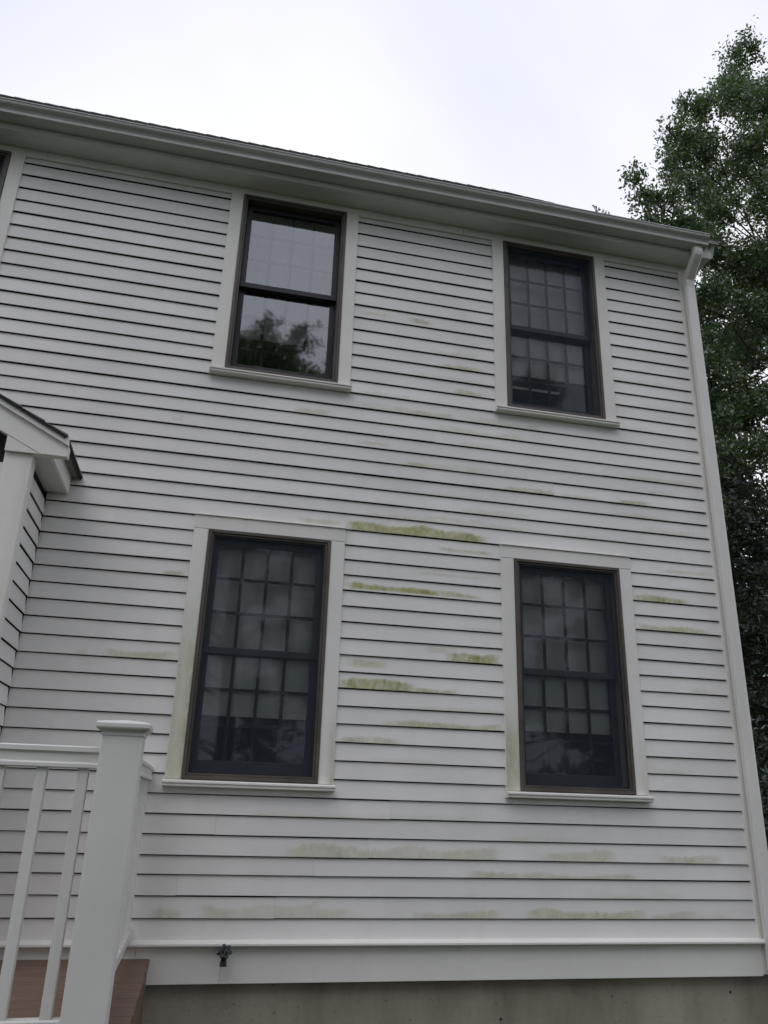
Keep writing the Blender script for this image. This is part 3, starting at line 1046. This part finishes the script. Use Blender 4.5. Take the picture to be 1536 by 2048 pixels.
for o in fau.children:      # grown to its real size about the flange
    for v in o.data.vertices:
        v.co = Vector((FX, -.03, FZ + .012)) + (v.co - Vector((FX, -.03, FZ + .012))) * 1.0 + Vector((0, -.004, -.008))

# ------------------------------------------------------------------ trees
rng = np.random.default_rng(11)
def leaf_mesh(name, centers, sizes, mat, droop=0.0, aspect=0.5, flat=0.0):
    """folded diamond leaves: 4 verts, 2 triangles each"""
    n = len(centers)
    d = rng.normal(size=(n, 3))
    d[:, 2] = d[:, 2] * (1 - flat) - droop
    d /= np.linalg.norm(d, axis=1)[:, None]
    a = rng.normal(size=(n, 3))
    a[:, 2] *= (1 - flat)
    s = np.cross(d, a)
    s /= np.linalg.norm(s, axis=1)[:, None] + 1e-9
    nn = np.cross(d, s)
    L = sizes[:, None]
    base = centers - d * L * .5
    tip = centers + d * L * .5
    mid = centers + nn * L * .08
    p1 = mid + s * L * aspect * .5 - nn * L * .14
    p2 = mid - s * L * aspect * .5 - nn * L * .14
    v = np.stack([base, p1, tip, p2], 1).reshape(-1, 3)
    me = bpy.data.meshes.new(name)
    me.vertices.add(4 * n)
    me.vertices.foreach_set('co', v.astype(np.float32).ravel())
    i = np.arange(n) * 4
    idx = np.stack([i, i + 1, i + 2, i, i + 2, i + 3], 1).astype(np.int32).ravel()
    me.loops.add(6 * n)
    me.loops.foreach_set('vertex_index', idx)
    me.polygons.add(2 * n)
    me.polygons.foreach_set('loop_start', np.arange(0, 6 * n, 3, dtype=np.int32))
    me.polygons.foreach_set('loop_total', np.full(2 * n, 3, dtype=np.int32))
    me.update(calc_edges=True)
    me.materials.append(mat)
    return me

def clump_leaves(clumps, per, size, flatz=.75):
    C, Sz = [], []
    for (c, r) in clumps:
        m = int(per * (r / .7) ** 2)
        # several twigs per clump, leaves strung along them: ragged outline with holes
        nt_ = max(4, int(m / 22))
        td = rng.normal(size=(nt_, 3))
        td /= np.linalg.norm(td, axis=1)[:, None]
        tl = r * (0.40 + .62 * rng.random(nt_))
        which = rng.integers(0, nt_, m)
        t = .25 + .75 * np.sqrt(rng.random(m))
        p = td[which] * (tl[which] * t)[:, None]
        p[:, 2] *= flatz
        p += rng.normal(size=(m, 3)) * .06
        C.append(np.asarray(c) + p)
        Sz.append(size * (.7 + .6 * rng.random(m)))
    return np.concatenate(C), np.concatenate(Sz)

def wander(a, b, n, amp, sag=0.0):
    a, b = Vector(a), Vector(b)
    L = (b - a).length
    pts = []
    for i in range(n + 1):
        t = i / n
        p = a.lerp(b, t)
        e = math.sin(math.pi * t)
        p += Vector((random.uniform(-1, 1), random.uniform(-1, 1), random.uniform(-.6, .6))) * amp * L * e
        p.z += sag * L * e
        pts.append(p)
    return pts

def broad_tree(name, base, top, clumps, per, size, label, group, mat='leaf'):
    root = thing(name, base, label, 'tree', group)
    bx, by, bz = base
    trunk = wander(base, top, 9, .012)
    H = top[2] - bz
    r0 = H * .018
    mb = MB()
    mb.tube([Vector((bx, by, bz - .2))] + trunk, [r0 * 1.35] + [r0 * (1 - .93 * i / 9) + .01 for i in range(10)], 10)
    tr = mb.build('trunk', M['bark'], root, smooth=True)
    mb = MB()
    for (c, r) in clumps:
        c = Vector(c)
        hd = math.hypot(c.x - bx, c.y - by)
        zt_ = max(bz + (c.z - bz) * random.uniform(.62, .8), c.z - hd * random.uniform(.35, .8))
        t = min(.97, (zt_ - bz) / H)
        i = min(8, int(t * 9))
        p0 = trunk[i].lerp(trunk[i + 1], t * 9 - i)
        pts = wander(p0, c, 5, .075, .06)
        rr = .0045 * (c - p0).length + .008
        mb.tube(pts, [rr * (1 - .8 * j / 5) for j in range(6)], 5)
        for _ in range(4):
            e = c + Vector((random.gauss(0, 1), random.gauss(0, 1), random.gauss(0, .7))) * r * .35
            mb.tube([pts[4], pts[4].lerp(e, .6), e], [rr * .3, rr * .2, .004], 4)
    mb.build('limbs', M['bark'], root, smooth=True)['kind'] = 'stuff'
    C, Sz = clump_leaves(clumps, per, size)
    link('crown', leaf_mesh('crown', C, Sz, M[mat], droop=.35), None, root)
    return root

# --- oak to the right of the house; lobes placed as they hang in the air
lobes = [((11.25, 6.2, 17.6), .62), ((11.45, 6.6, 17.0), .65), ((10.95, 6.3, 16.7), .55), ((12.3, 6.6, 17.2), .6), ((11.7, 6.0, 16.2), .75), ((10.6, 6.0, 15.95), .6), ((12.6, 6.4, 16.0), .8),
         ((9.95, 6.1, 15.55), .52), ((9.55, 6.0, 15.35), .42), ((10.2, 6.6, 15.1), .62), ((10.9, 5.6, 15.3), .75), ((11.7, 5.6, 15.2), .8),
         ((9.25, 6.0, 14.55), .58), ((9.15, 6.2, 13.85), .62), ((9.7, 6.0, 14.1), .62), ((9.3, 6.0, 13.2), .55), ((10.55, 5.4, 14.0), .75), ((11.5, 5.4, 14.0), .85), ((12.6, 5.8, 14.6), .9),
         ((8.05, 6.0, 13.15), .30), ((8.35, 6.1, 12.75), .40), ((8.75, 6.0, 12.75), .45), ((8.55, 6.1, 12.25), .45), ((9.1, 6.0, 12.25), .55), ((8.7, 6.2, 11.6), .5), ((9.4, 6.1, 11.75), .6),
         ((9.9, 5.8, 12.6), .6), ((10.6, 5.4, 12.9), .7), ((11.4, 5.2, 12.7), .8), ((12.5, 5.4, 13.0), .9), ((10.0, 5.9, 11.5), .62), ((10.7, 5.5, 11.7), .7), ((11.5, 5.2, 11.4), .8),
         ((8.9, 6.3, 10.9), .5), ((9.5, 6.2, 10.8), .55), ((10.2, 6.0, 10.6), .62), ((11.0, 5.4, 10.5), .75), ((12.2, 5.4, 11.2), .9),
         ((8.8, 6.5, 10.0), .5), ((9.4, 6.4, 9.9), .52), ((10.9, 5.8, 9.6), .7), ((9.15, 6.6, 9.1), .5), ((9.0, 6.8, 8.3), .5), ((9.6, 6.5, 8.35), .5), ((10.4, 6.2, 8.7), .55),
         ((11.2, 6.0, 8.6), .7), ((10.3, 6.4, 7.8), .6), ((9.4, 6.8, 7.5), .55), ((11.0, 6.2, 7.4), .7), ((12.8, 6.4, 9.6), .9), ((13.6, 6.6, 12.2), 1.0), ((13.8, 6.8, 14.4), 1.0), ((13.2, 6.8, 8.2), .9), ((9.2, 6.3, 9.35), .62), ((9.35, 6.7, 8.75), .6), ((9.05, 6.5, 7.8), .5), ((9.75, 6.4, 9.2), .5), ((9.0, 6.6, 10.4), .5),
         ((10.4, 7.6, 13.4), .8), ((11.6, 8.0, 15.6), .8), ((11.2, 8.2, 13.8), .9), ((12.2, 8.4, 12.0), 1.0), ((11.4, 8.0, 11.0), .8), ((10.6, 7.6, 9.4), .6), ((13.4, 8.4, 10.4), 1.0)]
random.seed(33)
for _ in range(38):
    zz = random.uniform(7.0, 16.2)
    lobes.append(((random.uniform(10.4 + max(0, zz - 13) * .45, 14.2), random.uniform(6.4, 9.4), zz), random.uniform(.55, .85)))
broad_tree('oak_tree', (12.5, 7.2, 0), (11.5, 6.5, 16.4), [(c, r * 1.0) for c, r in lobes], 1700, .082,
           'tall leafy oak rising beside the gable end of the house', None)

# --- hemlocks: dark drooping tiers behind the oak
def hemlock_meshes(H, Rb, seed, n_leaf):
    rs = np.random.default_rng(seed)
    random.seed(seed)
    mb = MB()
    C = []
    z = H * .06
    while z < H * .985:
        f = 1 - z / H
        rad = Rb * (f ** .75) * (0.85 + .3 * rs.random())
        nb = 5 if f > .15 else 3
        a0 = rs.random() * 6.28
        for b in range(nb):
            a = a0 + b * 6.283 / nb + rs.normal() * .25
            r = rad * (.75 + .4 * rs.random())
            tip = Vector((math.cos(a) * r, math.sin(a) * r, z - r * (.12 + .12 * rs.random())))
            pts = wander((0, 0, z), tip, 4, .04, .07)
            mb.tube(pts, [.012 + .018 * f, .011 + .013 * f, .010 + .008 * f, .008, .004], 4)
            C.append((np.array([tuple(p) for p in pts]), r))
        z += H * .016 + .12 * rs.random()
    tot = sum(r for _, r in C)
    P = []
    for pts, r in C:
        m = max(20, int(n_leaf * r / tot))
        t = .15 + .85 * np.sqrt(rs.random(m))
        x = t * (len(pts) - 1)
        i = np.minimum(x.astype(int), len(pts) - 2)
        fr = (x - i)[:, None]
        p = pts[i] * (1 - fr) + pts[i + 1] * fr
        off = rs.normal(size=(m, 3)) * (np.array([.20, .20, .09]) * (.45 + r * .22))
        off[:, 2] -= np.abs(rs.normal(size=m)) * .08
        P.append(p + off)
    P = np.concatenate(P)
    lm = leaf_mesh('crown', P, .16 * (.6 + .8 * rs.random(len(P))), M['needle'], droop=.5, aspect=.34, flat=.35)
    me = bpy.data.meshes.new('limbs')
    me.from_pydata(mb.v, [], mb.f)
    me.materials.append(M['bark2'])
    tb = MB()
    tb.tube([(0, 0, -.2), (0, 0, H * .3), (.03, .02, H * .7), (0, 0, H * .995)], [H * .016, H * .012, H * .006, .01], 9)
    tm = bpy.data.meshes.new('trunk')
    tm.from_pydata(tb.v, [], tb.f)
    tm.materials.append(M['bark2'])
    return lm, me, tm

hm = [hemlock_meshes(14.0, 3.4, 5, 42000), hemlock_meshes(11.0, 3.0, 9, 36000)]
HL = [((9.9, 9.4, 0), 0, .74, 'dark hemlock close behind the gable corner, under the oak crown'),
      ((12.6, 10.6, 0), 1, 1.05, 'dark hemlock at the right edge, in front of the taller hemlocks'),
      ((11.2, 15.0, 0), 0, .95, 'dark hemlock deeper in the wood, left of the sky gap'),
      ((16.6, 15.5, 0), 1, 1.25, 'dark hemlock deeper in the wood, right of the sky gap'),
      ((14.0, 21.0, 0), 1, 1.1, 'dark hemlock farthest back in the wood beyond the gable end')]
for (loc, mi, sc, lab) in HL:
    root = thing('hemlock_tree', loc, lab, 'tree', 'hemlocks beyond the gable end')
    root.scale = (sc, sc, sc)
    root.rotation_euler = (0, 0, random.uniform(0, 6.28))
    for nm, me in zip(('crown', 'limbs', 'trunk'), hm[mi]):
        o = bpy.data.objects.new(nm, me)
        COL.objects.link(o)
        o.parent = root
        if nm == 'limbs':
            o['kind'] = 'stuff'

# --- tip of a tree behind the house, two sprigs above the roof line
sp = thing('young_tree', (8.6, 8.6, 0), 'slender young tree whose sprigs just clear the roof line', 'tree')
mb = MB()
mb.tube([(8.6, 8.6, -.1), (8.65, 8.6, 7), (8.80, 8.6, 13.6)], [.09, .06, .015], 8)
mb.build('trunk', M['bark'], sp, smooth=True)
tips = [(8.725, 8.6, 14.83), (8.960, 8.6, 14.74)]
for t in tips:
    mb = MB()
    mb.tube([(8.80, 8.6, 13.5), (t[0], t[1], t[2] - .35), t], [.02, .014, .010], 5)
    for s in (-1, 1):
        mb.tube([(t[0], t[1], t[2] - .22), (t[0] + s * .07, t[1], t[2] - .02)], [.012, .008], 4)
    mb.build('limb', M['bark'], sp)
pc = []
for t in tips:
    for s in (-1, 0, 1):
        for _ in range(5):
            pc.append((t[0] + s * .07 + random.gauss(0, .015), t[1] + random.gauss(0, .02), t[2] - .05 + random.gauss(0, .04)))
for _ in range(900):
    pc.append((8.80 + random.gauss(0, .55), 8.6 + random.gauss(0, .55), random.uniform(8, 12.8)))
link('crown', leaf_mesh('crown', np.array(pc), .06 * (.7 + .6 * rng.random(len(pc))), M['leaf']), None, sp)

# --- trees across the yard, seen as reflections in the window glass
random.seed(21)
cl2 = []
for i in range(120):
    a = random.uniform(0, 6.283)
    zz = random.uniform(.8, 14.2)
    rm = 4.5 * math.sin(math.pi * min(1, max(.08, (zz + 2.5) / 17.6))) ** .7
    rr = rm * math.sqrt(random.uniform(.15, 1))
    cl2.append(((rr * math.cos(a), rr * math.sin(a), zz), random.uniform(.7, 1.15)))
t0 = broad_tree('maple_tree', (0, 0, 0), (.2, .1, 14.2), cl2, 640, .115, 'broad leafy tree across the yard, seen only mirrored in window glass', 'trees mirrored in the windows')
RT_ = [((-6.0, -17.0, 0), 0.4, 1.06), ((1.6, -19.5, 0), 1.9, 1.19), ((9.0, -18.5, 0), 3.1, 1.17), ((16.5, -17.0, 0), 4.4, 1.08), ((-14.0, -17.5, 0), 5.2, 1.08)]
kids = list(t0.children)
for i, (loc, rz_, sc) in enumerate(RT_):
    if i == 0:
        r_ = t0
    else:
        r_ = t0.copy()
        COL.objects.link(r_)
        for c in kids:
            o = c.copy()
            COL.objects.link(o)
            o.parent = r_
    r_.location = loc
    r_.rotation_euler = (0, 0, rz_)
    r_.scale = (sc, sc, sc)
